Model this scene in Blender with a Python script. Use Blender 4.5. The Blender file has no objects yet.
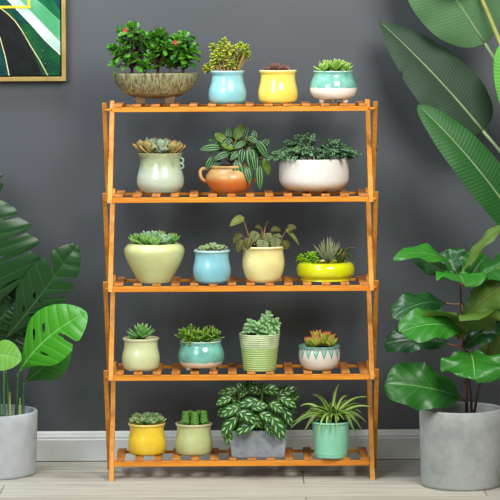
import bpy, bmesh, math, random
from mathutils import Vector, Matrix, noise
R = random.Random(7)
sc = bpy.context.scene
COL = sc.collection
PI = math.pi
# ------------------------------------------------------------------ camera frame
D0, F, VX, VY, CZ = 7.107, 2800.0, 240.0, 12.0, 1.19
ROLL = .0055     # the photographer's camera leans a third of a degree
def sc_at(Y): return (D0 + Y) / F
def W(px, py, Y=0.0):
    s = sc_at(Y); dx, dy = px - VX, py - VY
    return Vector(((dx - ROLL * dy) * s, Y, CZ - (dy + ROLL * dx) * s))
cam = bpy.data.cameras.new('camera'); co = bpy.data.objects.new('camera', cam); COL.objects.link(co)
co.location = (0, -D0, CZ); co.rotation_euler = (Matrix.Rotation(PI / 2, 3, 'X') @ Matrix.Rotation(-ROLL, 3, 'Z')).to_euler()
cam.sensor_width = 36; cam.lens = F / 500 * 36
cam.shift_x = (250 - VX) / 500; cam.shift_y = -(250 - VY) / 500
cam.clip_end = 50
sc.camera = co
sc.view_settings.view_transform = 'Standard'; sc.view_settings.look = 'None'
sc.view_settings.gamma = 1; sc.view_settings.use_curve_mapping = False
sc.view_settings.exposure = 0.06

# ------------------------------------------------------------------ materials
def lin(c):
    o = []
    for x in c[:3]:
        x /= 255.0
        o.append(x / 12.92 if x <= .04045 else ((x + .055) / 1.055) ** 2.4)
    return (*o, 1.0)
class NT:
    def __init__(s, name):
        s.m = bpy.data.materials.new(name); s.m.use_nodes = True
        s.t = s.m.node_tree; s.t.nodes.clear()
        s.out = s.n('ShaderNodeOutputMaterial')
        s.p = s.n('ShaderNodeBsdfPrincipled')
        s.l(s.p.outputs[0], s.out.inputs[0])
    def n(s, t, **kw):
        x = s.t.nodes.new(t)
        for k, v in kw.items(): setattr(x, k, v)
        return x
    def l(s, a, b): s.t.links.new(a, b)
    def put(s, sock, v):
        if isinstance(v, bpy.types.NodeSocket): s.l(v, sock)
        elif isinstance(v, (tuple, list)) and len(v) == 3 and sock.type == 'RGBA': sock.default_value = lin(v)
        else: sock.default_value = v
    def math(s, op, a, b=0.0, c=0.0, clamp=False):
        x = s.n('ShaderNodeMath', operation=op); x.use_clamp = clamp
        s.put(x.inputs[0], a); s.put(x.inputs[1], b); s.put(x.inputs[2], c)
        return x.outputs[0]
    def step(s, v, lo, hi):
        x = s.n('ShaderNodeMapRange', interpolation_type='SMOOTHSTEP')
        s.put(x.inputs[0], v); x.inputs[1].default_value = lo; x.inputs[2].default_value = hi
        return x.outputs[0]
    def mix(s, f, a, b):
        x = s.n('ShaderNodeMix', data_type='RGBA')
        s.put(x.inputs[0], f); s.put(x.inputs[6], a); s.put(x.inputs[7], b)
        return x.outputs[2]
    def obj(s): return s.n('ShaderNodeTexCoord').outputs['Object']
    def sep(s, v):
        x = s.n('ShaderNodeSeparateXYZ'); s.l(v, x.inputs[0]); return x.outputs
    def noise(s, scale, detail=3, vec=None, stretch=None, rough=.5):
        x = s.n('ShaderNodeTexNoise'); x.inputs['Scale'].default_value = scale; x.inputs['Detail'].default_value = detail
        x.inputs['Roughness'].default_value = rough
        v = vec or s.obj()
        if stretch:
            mp = s.n('ShaderNodeMapping'); mp.inputs['Scale'].default_value = stretch
            s.l(v, mp.inputs[0]); v = mp.outputs[0]
        s.l(v, x.inputs['Vector']); return x.outputs[0]
    def bump(s, h, strength=.3, dist=.002):
        b = s.n('ShaderNodeBump'); b.inputs['Strength'].default_value = strength; b.inputs['Distance'].default_value = dist
        s.l(h, b.inputs['Height']); s.l(b.outputs[0], s.p.inputs['Normal'])
    def base(s, c, rough=.5, coat=0, spec=.5):
        s.put(s.p.inputs['Base Color'], c); s.p.inputs['Roughness'].default_value = rough
        s.p.inputs['Coat Weight'].default_value = coat; s.p.inputs['Coat Roughness'].default_value = .12
        s.p.inputs['Specular IOR Level'].default_value = spec
def mul(c, f): return tuple(min(255, x * f) for x in c)

def glaze(name, c, c2=None, rough=.22, coat=.35, nscale=25, rim=None, rimz=None):
    t = NT(name)
    f = t.step(t.noise(nscale, 4), .35, .7)
    col = t.mix(f, c, c2 or mul(c, .9))
    if rim:
        z = t.sep(t.obj())[2]
        col = t.mix(t.step(z, rimz - .0012, rimz), col, rim)
    t.base(col, rough, coat)
    t.bump(t.noise(60, 2), .04)
    return t.m
def two_tone(name, top, bot, zc, rough=.2, wav=.003, soft=.001, coat=.5, third=None, z3=0, ribs=0):
    t = NT(name); z = t.sep(t.obj())[2]
    z = t.math('ADD', z, t.math('MULTIPLY', t.math('SUBTRACT', t.noise(60, 2), .5), wav * 2))
    top2 = t.mix(t.step(t.noise(30, 4), .35, .7), top, mul(top, .82))
    col = t.mix(t.step(z, zc - soft, zc + soft), bot, top2)
    if third: col = t.mix(t.step(z, z3 - .0015, z3 + .001), col, third)
    t.base(col, rough, coat)
    if ribs: t.bump(t.math('SINE', t.math('MULTIPLY', t.sep(t.obj())[2], 2 * PI / ribs)), .5, .0012)
    return t.m
def wood(name, a, b, axis):
    t = NT(name)
    st = [60, 60, 60]; st[axis] = 3
    f = t.noise(1.6, 5, stretch=tuple(st), rough=.6)
    g = t.noise(9, 2)
    col = t.mix(t.step(f, .35, .68), a, b)
    col = t.mix(t.math('MULTIPLY', t.step(g, .45, .75), .3), col, mul(b, .75))
    t.base(col, .5, 0, .3); t.bump(f, .08, .001); return t.m
def concrete(name, a, b, c=None, sc_=18, stain=None):
    t = NT(name)
    f = t.step(t.noise(sc_, 8, rough=.65), .35, .7)
    col = t.mix(f, a, b)
    if c:
        col = t.mix(t.math('MULTIPLY', t.step(t.noise(sc_ * .45, 5), .5, .7), .55), col, c)
    sp = t.step(t.noise(220, 2), .66, .74)
    col = t.mix(t.math('MULTIPLY', sp, .35), col, mul(a, .55))
    if stain:
        s2 = t.step(t.noise(14, 6, stretch=(1, 1, .8)), .6, .72)
        col = t.mix(t.math('MULTIPLY', s2, .5), col, stain)
    t.base(col, .85, 0, .25); t.bump(t.noise(90, 6), .25, .002); return t.m
def plain(name, c, rough=.5, metal=0, coat=0, c2=None, ns=20):
    t = NT(name)
    t.base(t.mix(t.step(t.noise(ns, 4), .3, .7), c, c2 or mul(c, .88)), rough, coat)
    t.p.inputs['Metallic'].default_value = metal; return t.m
def soilmat():
    t = NT('potting_soil')
    t.base(t.mix(t.step(t.noise(260, 4), .35, .7), (38, 28, 22), (86, 66, 52)), .95, 0, .2)
    t.bump(t.noise(300, 4), .7, .002); return t.m
def deep(c):
    g = sum(c) / 3
    k = (1.02, 1.0, .86)
    return tuple(max(0, min(255, (g + (x - g) * 1.15) * .9 * q)) for x, q in zip(c, k))
def leafmat(name, a, b, vein=None, N=9, K=2.2, mid=.06, lat=.0, latf=.6, rough=.38, trans=.18, silver=None, sil=(.12, .85),
            edge=None, ew=.3, tip=None, tv=.7, stripe=None, sw=.35, bumps=0, coat=0, mott=0, spec=.28, st=(.10, .24), sf=.9, stf=.85):
    t = NT(name)
    uv = t.sep(t.n('ShaderNodeUVMap').outputs[0])
    u, v = uv[0], uv[1]
    aa = t.math('ABSOLUTE', t.math('MULTIPLY_ADD', u, 2.0, -1.0))
    rnd = t.n('ShaderNodeNewGeometry').outputs['Random Per Island']
    a, b = deep(a), deep(b)
    col = t.mix(rnd, a, b)
    if mott: col = t.mix(t.math('MULTIPLY', t.step(t.noise(40, 3), .4, .7), mott), col, mul(b, .6))
    ph = t.math('FRACT', t.math('SUBTRACT', t.math('MULTIPLY', v, float(N)), t.math('MULTIPLY', aa, float(K))))
    dist = t.math('ABSOLUTE', t.math('SUBTRACT', ph, .5))
    if silver:
        m = t.step(dist, *st)
        m = t.math('MULTIPLY', m, t.math('MULTIPLY', t.step(aa, sil[0], sil[0] + .1), t.math('SUBTRACT', 1.0, t.step(aa, sil[1] - .1, sil[1]))))
        col = t.mix(t.math('MULTIPLY', m, sf), col, silver)
    if stripe:
        pk = t.math('ABSOLUTE', t.math('SUBTRACT', t.math('FRACT', t.math('MULTIPLY', aa, 1.7)), .5))
        m = t.step(pk, sw - .12, sw + .05)
        m = t.math('MULTIPLY', m, t.step(v, .04, .2))
        col = t.mix(t.math('MULTIPLY', m, stf), col, stripe)
    if edge: col = t.mix(t.step(aa, 1 - ew - .08, 1 - ew + .05), col, edge)
    if lat and vein: col = t.mix(t.math('MULTIPLY', t.math('SUBTRACT', 1.0, t.step(dist, lat * .4, lat)), latf), col, vein)
    if vein:
        w = t.math('MULTIPLY', t.math('SUBTRACT', 1.25, v), mid)
        m = t.math('LESS_THAN', aa, w)
        col = t.mix(m, col, vein)
    if tip: col = t.mix(t.step(v, tv, min(1, tv + .25)), col, tip)
    t.base(col, rough, coat, spec)
    if bumps: t.bump(t.step(dist, 0, .35), bumps, .003)
    if trans:
        tr = t.n('ShaderNodeBsdfTranslucent'); t.put(tr.inputs[0], col)
        mx = t.n('ShaderNodeMixShader'); mx.inputs[0].default_value = trans
        t.l(t.p.outputs[0], mx.inputs[1]); t.l(tr.outputs[0], mx.inputs[2]); t.l(mx.outputs[0], t.out.inputs[0])
    return t.m

# ------------------------------------------------------------------ mesh builder
class MB:
    def __init__(s): s.bm = bmesh.new(); s.uv = s.bm.loops.layers.uv.new('UVMap')
    def v(s, p): return s.bm.verts.new(p)
    def f(s, vs, uvs=None, m=0):
        try: fc = s.bm.faces.new(vs)
        except ValueError: return
        fc.material_index = m; fc.smooth = True
        if uvs:
            for lp, q in zip(fc.loops, uvs): lp[s.uv].uv = q
        return fc
    def grid(s, rows, uvs, m=0, skip=None, wrap=False):
        vv = [[s.v(p) for p in r] for r in rows]
        for i in range(len(rows) - 1):
            n = len(rows[i])
            for j in range(n if wrap else n - 1):
                if skip and skip(i, j): continue
                k = (j + 1) % n
                ku = j + 1
                a = uvs[i][j], uvs[i][ku] if ku < len(uvs[i]) else uvs[i][k], uvs[i + 1][ku] if ku < len(uvs[i]) else uvs[i + 1][k], uvs[i + 1][j]
                s.f([vv[i][j], vv[i][k], vv[i + 1][k], vv[i + 1][j]], a, m)
        return vv
    def box(s, lo, hi, m=0, bev=0):
        r = bmesh.ops.create_cube(s.bm, size=1)
        vs = r['verts']
        c = [(a + b) / 2 for a, b in zip(lo, hi)]; d = [abs(b - a) for a, b in zip(lo, hi)]
        for v in vs: v.co = Vector([c[i] + v.co[i] * d[i] for i in range(3)])
        fs = set(f for v in vs for f in v.link_faces)
        for f in fs: f.material_index = m
        if bev:
            es = list(set(e for v in vs for e in v.link_edges))
            bmesh.ops.bevel(s.bm, geom=es, offset=bev, segments=2, affect='EDGES', profile=.5)
    def prism(s, poly, x0, x1, axis='X', m=0, bev=0):
        def P(a, b, x): return (x, a, b) if axis == 'X' else ((a, x, b) if axis == 'Y' else (a, b, x))
        A = [s.v(P(a, b, x0)) for a, b in poly]; B = [s.v(P(a, b, x1)) for a, b in poly]
        fs = [s.bm.faces.new(A), s.bm.faces.new(B[::-1])]
        n = len(poly)
        for i in range(n): fs.append(s.bm.faces.new([A[i], B[i], B[(i + 1) % n], A[(i + 1) % n]]))
        for f in fs: f.material_index = m
        if bev:
            es = list(set(e for f in fs for e in f.edges))
            bmesh.ops.bevel(s.bm, geom=es, offset=bev, segments=2, affect='EDGES', profile=.5)
    def lathe(s, prof, seg=48, sq=1.0, rib=None, m=0, cx=0, cy=0, cap=True):
        rows, uvs = [], []
        for k, (r, z) in enumerate(prof):
            row, uu = [], []
            for i in range(seg):
                a = 2 * PI * i / seg
                rr = r * (rib(a, z) if rib else 1)
                row.append((cx + rr * math.cos(a), cy + rr * math.sin(a) * sq, z)); uu.append((i / seg, k / len(prof)))
            rows.append(row); uvs.append(uu)
        vv = s.grid(rows, uvs, m, wrap=True)
        if cap:
            for row in (vv[0][::-1], vv[-1]):
                f = s.f(row, None, m)
    def tube(s, pts, rad, seg=6, m=0, cap=True):
        pts = [Vector(p) for p in pts]; n = len(pts)
        rows, uvs = [], []
        t0 = (pts[1] - pts[0]).normalized(); ref = Vector((0, 1, .1)) if abs(t0.y) < .9 else Vector((1, 0, 0))
        side = t0.cross(ref).normalized()
        for i, p in enumerate(pts):
            t = (pts[min(i + 1, n - 1)] - pts[max(i - 1, 0)]).normalized()
            side = (side - t * side.dot(t)).normalized(); up = side.cross(t)
            r = rad[i] if isinstance(rad, (list, tuple)) else rad
            rows.append([p + (side * math.cos(2 * PI * k / seg) + up * math.sin(2 * PI * k / seg)) * r for k in range(seg)])
            uvs.append([(k / seg, i / (n - 1)) for k in range(seg)])
        vv = s.grid(rows, uvs, m, wrap=True)
        if cap: s.f(vv[0][::-1], None, m); s.f(vv[-1], None, m)
    def ball(s, c, r, m=0, sx=1, sy=1, sz=1):
        q = bmesh.ops.create_icosphere(s.bm, subdivisions=2, radius=1)
        for v in q['verts']: v.co = Vector((c[0] + v.co.x * r * sx, c[1] + v.co.y * r * sy, c[2] + v.co.z * r * sz))
        for f in set(f for v in q['verts'] for f in v.link_faces): f.material_index = m; f.smooth = True
    def build(s, name, mats, parent=None, scale=1.0, off=None, kind=None, label=None, flat=False, recalc=False):
        if off is not None: bmesh.ops.translate(s.bm, verts=s.bm.verts, vec=-Vector(off))
        if scale != 1.0: bmesh.ops.scale(s.bm, verts=s.bm.verts, vec=(scale,) * 3)
        if recalc: bmesh.ops.recalc_face_normals(s.bm, faces=s.bm.faces)
        me = bpy.data.meshes.new(name); s.bm.to_mesh(me); s.bm.free()
        for m in (mats if isinstance(mats, (list, tuple)) else [mats]): me.materials.append(m)
        if flat:
            for p in me.polygons: p.use_smooth = False
        o = bpy.data.objects.new(name, me); COL.objects.link(o)
        if parent: o.parent = parent
        if kind: o['kind'] = kind
        if label: o['label'] = label
        return o
def thing(name, label, cat, loc, group=None):
    o = bpy.data.objects.new(name, None); COL.objects.link(o); o.location = loc; o.empty_display_size = .05
    o['label'] = label; o['category'] = cat
    if group: o['group'] = group
    return o
def bez(p0, p1, p2, n=10):
    p0, p1, p2 = Vector(p0), Vector(p1), Vector(p2)
    return [p0 * (1 - t) ** 2 + p1 * 2 * t * (1 - t) + p2 * t * t for t in [i / n for i in range(n + 1)]]

# ------------------------------------------------------------------ leaves
def prof(a, b, base=0.0):
    pk = a / (a + b); nm = pk ** a * (1 - pk) ** b
    return lambda v: max(base * (1 - v), (max(v, 1e-4) ** a) * (max(1 - v, 1e-4) ** b) / nm)
OVATE, OBOV, ELL = prof(.6, .8), prof(1.0, .55), prof(.65, .65)
STRAP, SPOON = prof(.18, .7, .6), prof(1.0, .45, .5)
PADDLE, POINTY = prof(1.3, .5, .45), prof(.5, .9, .6)
def leaf(mb, base, d, nrm, L, Wd, pf=OVATE, droop=.6, fold=.15, wave=0, wf=3, nu=4, nv=7, m=0, twist=0):
    t = Vector(d).normalized(); n = Vector(nrm); n = n - t * n.dot(t)
    if n.length < 1e-3: n = t.orthogonal()
    n.normalize(); side = t.cross(n)
    p = Vector(base); rows, uvs = [], []
    ph = R.random() * 6
    for i in range(nv + 1):
        v = i / nv; w = Wd / 2 * max(pf(v), .03)
        rows.append([p + side * (w * u) + n * (fold * abs(u) * w + wave * Wd * math.sin(wf * 2 * PI * v + ph + (0 if u > 0 else 1.7)) * u * u) for u in [-1 + 2 * j / nu for j in range(nu + 1)]])
        uvs.append([(j / nu, v) for j in range(nu + 1)])
        p = p + t * (L / nv)
        q = Matrix.Rotation(-droop / nv, 3, side)
        t = q @ t; n = q @ n
        if twist:
            q = Matrix.Rotation(twist / nv, 3, t); n = q @ n; side = q @ side
    mb.grid(rows, uvs, m)
    return p
def fat(mb, base, d, nrm, L, Wd, T, pf=SPOON, droop=-.4, seg=6, nv=6, m=0):
    t = Vector(d).normalized(); n = Vector(nrm); n = n - t * n.dot(t)
    if n.length < 1e-3: n = t.orthogonal()
    n.normalize(); side = t.cross(n)
    p = Vector(base); rows, uvs = [], []
    for i in range(nv + 1):
        v = i / nv; w = Wd / 2 * max(pf(v), .04); h = T / 2 * max(pf(v) ** .7, .05)
        rows.append([p + side * (w * math.cos(2 * PI * k / seg)) + n * (h * math.sin(2 * PI * k / seg)) for k in range(seg)])
        uvs.append([(.5 + .5 * math.cos(2 * PI * k / seg), v) for k in range(seg)])
        p = p + t * (L / nv)
        q = Matrix.Rotation(-droop / nv, 3, side); t = q @ t; n = q @ n
    vv = mb.grid(rows, uvs, m, wrap=True)
    mb.f(vv[0][::-1], None, m); mb.f(vv[-1], [(.5, 1)] * seg, m)
def rosette(mb, c, Rr, n, Wd, T, pf=SPOON, el=(12, 78), inner=.4, curl=.5, axis=(0, 0, 1), jit=.06, m=0, ph=None):
    ax = Vector(axis).normalized(); q = Vector((0, 0, 1)).rotation_difference(ax).to_matrix()
    ph = R.random() * 6 if ph is None else ph
    for i in range(n):
        f = i / max(1, n - 1); az = ph + i * 2.399963
        e = math.radians(el[0] + (el[1] - el[0]) * f + R.uniform(-5, 5))
        d = q @ Vector((math.cos(az) * math.cos(e), math.sin(az) * math.cos(e), math.sin(e)))
        nn = q @ Vector((-math.cos(az) * math.sin(e), -math.sin(az) * math.sin(e), math.cos(e)))
        k = (1 - (1 - inner) * f) * (1 + R.uniform(-jit, jit))
        fat(mb, Vector(c) + d * (.06 * Rr) + ax * (.14 * Rr * f), d, nn, Rr * k, Wd * (.6 + .4 * k), T, pf, -curl * (1 - .4 * f), m=m)
def whorl(mb, c, d, n, L, Wd, el=(10, 65), fat_t=0, pf=OBOV, droop=.5, m=0, fold=.2):
    ax = Vector(d).normalized(); q = Vector((0, 0, 1)).rotation_difference(ax).to_matrix()
    ph = R.random() * 6
    for i in range(n):
        f = i / max(1, n - 1); az = ph + i * 2.399963
        e = math.radians(el[0] + (el[1] - el[0]) * f + R.uniform(-8, 8))
        dd = q @ Vector((math.cos(az) * math.cos(e), math.sin(az) * math.cos(e), math.sin(e)))
        nn = q @ Vector((-math.cos(az) * math.sin(e), -math.sin(az) * math.sin(e), math.cos(e)))
        k = R.uniform(.8, 1.1) * (1 - .35 * f)
        b = Vector(c) - ax * (L * .5 * (1 - f))
        if fat_t: fat(mb, b, dd, nn, L * k, Wd * k, fat_t, pf, -droop)
        else: leaf(mb, b, dd, nn, L * k, Wd * k, pf, droop, fold, m=m, nv=6)

# ------------------------------------------------------------------ the setting
def wallmat():
    t = NT('dark_grey_paint')
    t.base(t.mix(t.step(t.noise(3, 3), .3, .7), (66, 70, 74), (63, 67, 71)), .43, 0, .7)
    t.bump(t.noise(350, 3), .05, .001); return t.m
def floormat():
    t = NT('whitewashed_planks')
    mp = t.n('ShaderNodeMapping'); mp.inputs['Location'].default_value = (1.801, .05, 0)
    t.l(t.obj(), mp.inputs[0])
    br = t.n('ShaderNodeTexBrick'); br.offset = .37
    for k, v in (('Scale', 1), ('Brick Width', 1.2), ('Row Height', .19), ('Mortar Size', .0016), ('Mortar Smooth', .2), ('Bias', 0)): br.inputs[k].default_value = v
    br.inputs['Color1'].default_value = (0, 0, 0, 1); br.inputs['Color2'].default_value = (1, 1, 1, 1); br.inputs['Mortar'].default_value = (.5, .5, .5, 1)
    t.l(mp.outputs[0], br.inputs['Vector'])
    g = t.noise(3.0, 8, stretch=(1, 14, 1), rough=.65)
    col = t.mix(br.outputs['Color'], (182, 178, 166), (166, 161, 148))
    col = t.mix(t.math('MULTIPLY', t.step(g, .42, .66), .7), col, (150, 142, 128))
    g2 = t.noise(5, 4, stretch=(1, 30, 1))
    col = t.mix(t.math('MULTIPLY', t.step(g2, .58, .7), .6), col, (112, 101, 88))
    col = t.mix(br.outputs['Fac'], col, (92, 86, 78))
    t.base(col, .55, 0, .4); t.bump(g, .12, .002); return t.m
WALLY = .33
mb = MB(); mb.box((-3, WALLY, 0), (3, WALLY + .1, 2.9)); mb.build('wall_back', wallmat(), kind='structure')
mb = MB(); mb.box((-3, -3.2, -.05), (3, WALLY + .1, 0)); mb.build('floor', floormat(), kind='structure')
bt = WALLY - .014
zb = W(240, 431, bt).z
mb = MB()
mb.prism([(WALLY, .0), (bt + .006, .0), (bt + .006, .0022), (bt, .0024), (bt, zb - .022), (bt + .002, zb - .019), (bt + .002, zb - .014), (bt + .005, zb - .009), (bt + .007, zb - .004), (bt + .010, zb), (WALLY, zb)], -3, 3)
mb.build('baseboard_back', plain('baseboard_paint', (206, 209, 204), .4, c2=(201, 204, 199)), kind='structure', recalc=True)

# ------------------------------------------------------------------ the rack
SY = [104.4, 194.8, 283.6, 372.4, 458.3]
TH = [.0183, .0193, .0203, .0203, .0203]
SF = [0, 0, 0, 0, .022]
ZT = [W(240.3, y, f).z for y, f in zip(SY, SF)]
mw_x = wood('honey_bamboo_rail', (224, 146, 44), (204, 120, 30), 0)
mw_y = wood('honey_bamboo_slat', (202, 132, 54), (170, 102, 38), 1)  # same bamboo, darker than the rails: shade on the slat tops put into the colour
mw_z = wood('honey_bamboo_leg', (212, 146, 58), (194, 122, 40), 2)
rack = thing('plant_rack', 'five-tier honey-brown bamboo folding plant rack standing against the grey wall', 'rack', (W(240.9, 290).x, 0, 0))
RX = rack.location.x
def rx(px): return (px - 240.3) * sc_at(0)
DEP = .2
for k in range(5):
    z, y0 = ZT[k], SF[k]; y1 = DEP
    mb = MB()
    for i in range(14):
        c = rx(118 + i * (363.5 - 118) / 13); w = .0215 / 2
        mb.box((c - w, y0, z - .006), (c + w, y1, z), bev=.0012)
    sh = mb.build('shelf', mw_y, rack)
    for ya, yb, th in ((y0 + .0008, y0 + .0078, TH[k]), (y1 - .0078, y1 - .0008, .0135)):
        mb = MB(); mb.box((rx(112.2), ya, z - th), (rx(368.4), yb, z - .006), bev=.0012)
        mb.build('rail', mw_x, sh)
h = .0085
for k in range(4):
    z0 = ZT[k] + .0055
    z1 = ZT[k + 1] - .0195 if k < 3 else 0.0
    ya, yb = .0085, DEP - .009
    for sgn in (-1, 1):
        for inner in (0, 1):
            a, b = ((138.0, 133.6) if not inner else (133.2, 128.3))
            x0, x1 = sgn * a * sc_at(0), sgn * b * sc_at(0)
            p = [(ya, z0), (yb, z1)] if not inner else [(yb, z0), (ya, z1)]
            mb = MB()
            mb.prism([(p[0][0] - h, p[0][1]), (p[0][0] + h, p[0][1]), (p[1][0] + h, p[1][1]), (p[1][0] - h, p[1][1])], x0, x1, bev=.001)
            lg = mb.build('leg', mw_z, rack, recalc=True)
            if not inner:
                mb = MB(); zc = (z0 + z1) / 2; yc = (ya + yb) / 2
                mb.tube([(sgn * (138.9) * sc_at(0), yc, zc), (sgn * 127.6 * sc_at(0), yc, zc)], .0032, 10)
                mb.build('bolt', plain('dark_bolt', (70, 50, 34), .4, .6) if 'dark_bolt' not in bpy.data.materials else bpy.data.materials['dark_bolt'], lg)
for k in range(4):
    for sgn in (-1, 1):
        mb = MB(); mb.tube([(sgn * 127.5 * sc_at(0), .009, ZT[k] - .0125), (sgn * 136 * sc_at(0), .009, ZT[k] - .0125)], .0032, 10)
        mb.build('dowel', mw_x, rack)

# ------------------------------------------------------------------ potted plants on the rack
SOIL = soilmat()
GRP = 'small potted plants on the tiered bamboo rack'
class Pot:
    """measures in photo pixels at the pot's own depth"""
    def __init__(s, name, label, shelf, cx, yb, rb, Y=None):
        z = ZT[shelf]; iyb = yb; yb = yb + ROLL * (cx - VX)
        if Y is None:
            lo, hi = .04, .135
            for _ in range(40):
                m_ = (lo + hi) / 2
                t = 12 + (CZ - z) / sc_at(m_); t += rb * (t - 12) / F
                if t > yb: lo = m_
                else: hi = m_
            Y = max(lo, rb * .0026 + .004)
        s.Y = Y; s.s = sc_at(Y); s.cx = cx; s.ya = 12 + (CZ - z) / s.s - ROLL * (cx - VX)
        s.root = thing(name, label, 'potted plant', ((cx - VX - ROLL * (iyb - VY)) * s.s, Y, z), GRP)
    def z(s, iy): return s.ya - iy
    def P(s, ix, iy, dy=0): return Vector((ix - s.cx, dy, s.ya - iy + dy * (s.ya - 12) / F))
    def body(s, pr, mat, th=1.6, sq=1.0, rib=None, seg=56, soil=2.5, name='pot', base=None):
        """pr: (halfwidth, image y) from rim down to base"""
        out = [(r, s.z(y)) for r, y in pr]
        out[-1] = (out[-1][0], base or 0.0)
        # smooth the outline
        o2 = []
        n = len(out)
        for i in range(n - 1):
            p0 = out[max(0, i - 1)]; p1 = out[i]; p2 = out[i + 1]; p3 = out[min(n - 1, i + 2)]
            for t in (0, .25, .5, .75):
                o2.append(tuple(.5 * (2 * p1[j] + (p2[j] - p0[j]) * t + (2 * p0[j] - 5 * p1[j] + 4 * p2[j] - p3[j]) * t * t + (3 * p1[j] - p0[j] - 3 * p2[j] + p3[j]) * t ** 3) for j in (0, 1)))
        o2.append(out[-1])
        outer = o2[::-1]
        rr, zr = out[0]
        zs = zr - soil
        inner = [(rr - .35 * th, zr + .45), (rr - .8 * th, zr + .3), (rr - 1.15 * th, zr - .6), (rr - 1.25 * th, zs - 1.0), (.4 * rr, zs - 3)]
        mb = MB(); mb.lathe([(outer[0][0] * .3, outer[0][1] + .02)] + outer + inner, seg, sq, rib)
        pot = mb.build(name, mat, s.root, s.s)
        s.pot = pot; s.rim = rr; s.zs = zs
        mb = MB()
        ri = rr - 1.3 * th
        rows, uvs = [], []
        for k in range(7):
            r = ri * (.02 + .98 * k / 6)
            rows.append([(r * math.cos(2 * PI * i / 32), r * math.sin(2 * PI * i / 32) * sq, zs + (.8 * noise.noise(Vector((r * math.cos(2 * PI * i / 32) * .4, r * math.sin(2 * PI * i / 32) * .4, zs))) if k < 6 else -.2)) for i in range(32)])
            uvs.append([(0, 0)] * 32)
        mb.grid(rows, uvs, wrap=True)
        mb.build('soil', SOIL, s.root, s.s, recalc=False)
    def add(s, name, mb, mat, parent=None, label=None, recalc=False): return mb.build(name, mat, parent or s.root, s.s, label=label, recalc=recalc)

def up(): return Vector((0, 0, 1))
# -- shelf 1 ------------------------------------------------------
# bonsai tray
p = Pot('potted_shrub', 'oval ribbed brown-green bowl with three glossy red-flowered little shrubs, top shelf left end', 0, 155.5, 104.4, 20, Y=.1)
t = NT('drip_glaze_brown_green')
st = t.noise(1.0, 5, stretch=(230, 230, 18), rough=.6)
col = t.mix(t.step(st, .36, .62), (84, 70, 44), (146, 148, 108))
col = t.mix(t.math('MULTIPLY', t.step(t.noise(40, 3), .5, .7), .5), col, (120, 98, 60))
z = t.sep(t.obj())[2]
col = t.mix(t.math('SUBTRACT', 1.0, t.step(z, .016, .032)), col, (104, 80, 50))
t.base(col, .35, .3); t.bump(st, .35, .002); M_bonsai = t.m
p.body([(42.5, 73.5), (42.3, 76), (40.5, 81), (36, 88), (29, 94), (22, 97), (16, 98)], M_bonsai, 2.0, .58, lambda a, z: 1 + .008 * math.cos(52 * a), 156, base=5.2)
for sx in (-1, 1):
    for sy in (-1, 1):
        mb = MB(); x = sx * 14.5
        mb.prism([(x - 5.5, 7.2), (x + 5.5, 7.2), (x + 4.3, 0), (x - 4.3, 0)], sy * 4.5, sy * 9.5, 'Y', bev=.6)
        p.add('foot', mb, M_bonsai, p.pot, recalc=True)
M_gl = leafmat('glossy_shrub_leaf', (38, 98, 28), (96, 156, 52), (120, 175, 80), mid=.08, rough=.34, trans=.16)
M_stem = plain('brown_stem', (74, 58, 38), .8)
M_gstem = plain('green_stem', (96, 122, 58), .5)
mb, ms = MB(), MB()
for cx, x0, x1, top, n in ((132, 113, 150, 27, 30), (158, 146, 172, 33, 26), (183, 169, 195, 36, 27)):
    b0 = p.P(cx, 74, 0)
    ms.tube([b0 + Vector((0, 0, -3)), b0 + Vector((.5, 0, 8)), b0 + Vector((-1, 0, 17))], [1.7, 1.4, 1.1], 7)
    for i in range(n):
        u = (i + .5) / n
        ix = x0 + (x1 - x0) * ((i * .618) % 1.0); dy = R.uniform(-14, 14)
        f = 1 - ((ix - cx) / ((x1 - x0) * .5)) ** 2 * .45
        iy = 68 - (68 - top) * f * (R.uniform(.12, 1.0) if i > 4 else 1)
        tp = p.P(ix, iy, dy)
        d = Vector(((ix - cx) * .06, dy * .05, .9))
        st_ = b0 + Vector((R.uniform(-1, 1), dy * .25, R.uniform(4, 12)))
        ms.tube(bez(st_, (st_ + tp) / 2 + Vector((ix - cx, dy, 0)) * .15, tp, 5), [.8, .7, .7, .6, .5, .4], 5)
        whorl(mb, tp, d, 9, R.uniform(10.5, 13.5), R.uniform(6, 7.4), (0, 78), 0, OBOV, .45)
p.add('stem', ms, M_stem); p.add('foliage', mb, M_gl)
M_red = plain('red_petal', (206, 40, 48), .5, c2=(232, 70, 72))
for ix, iy in ((126, 29.5), (176, 42)):
    mb = MB(); c = p.P(ix, iy, -13)
    for i in range(9): leaf(mb, c, (math.cos(i * .7), -.8 + .2 * math.sin(i), math.sin(i * .7)), (0, -1, 0), 2.7, 2.0, OBOV, .2)
    p.add('flower', mb, M_red, label='small red flower')

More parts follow.
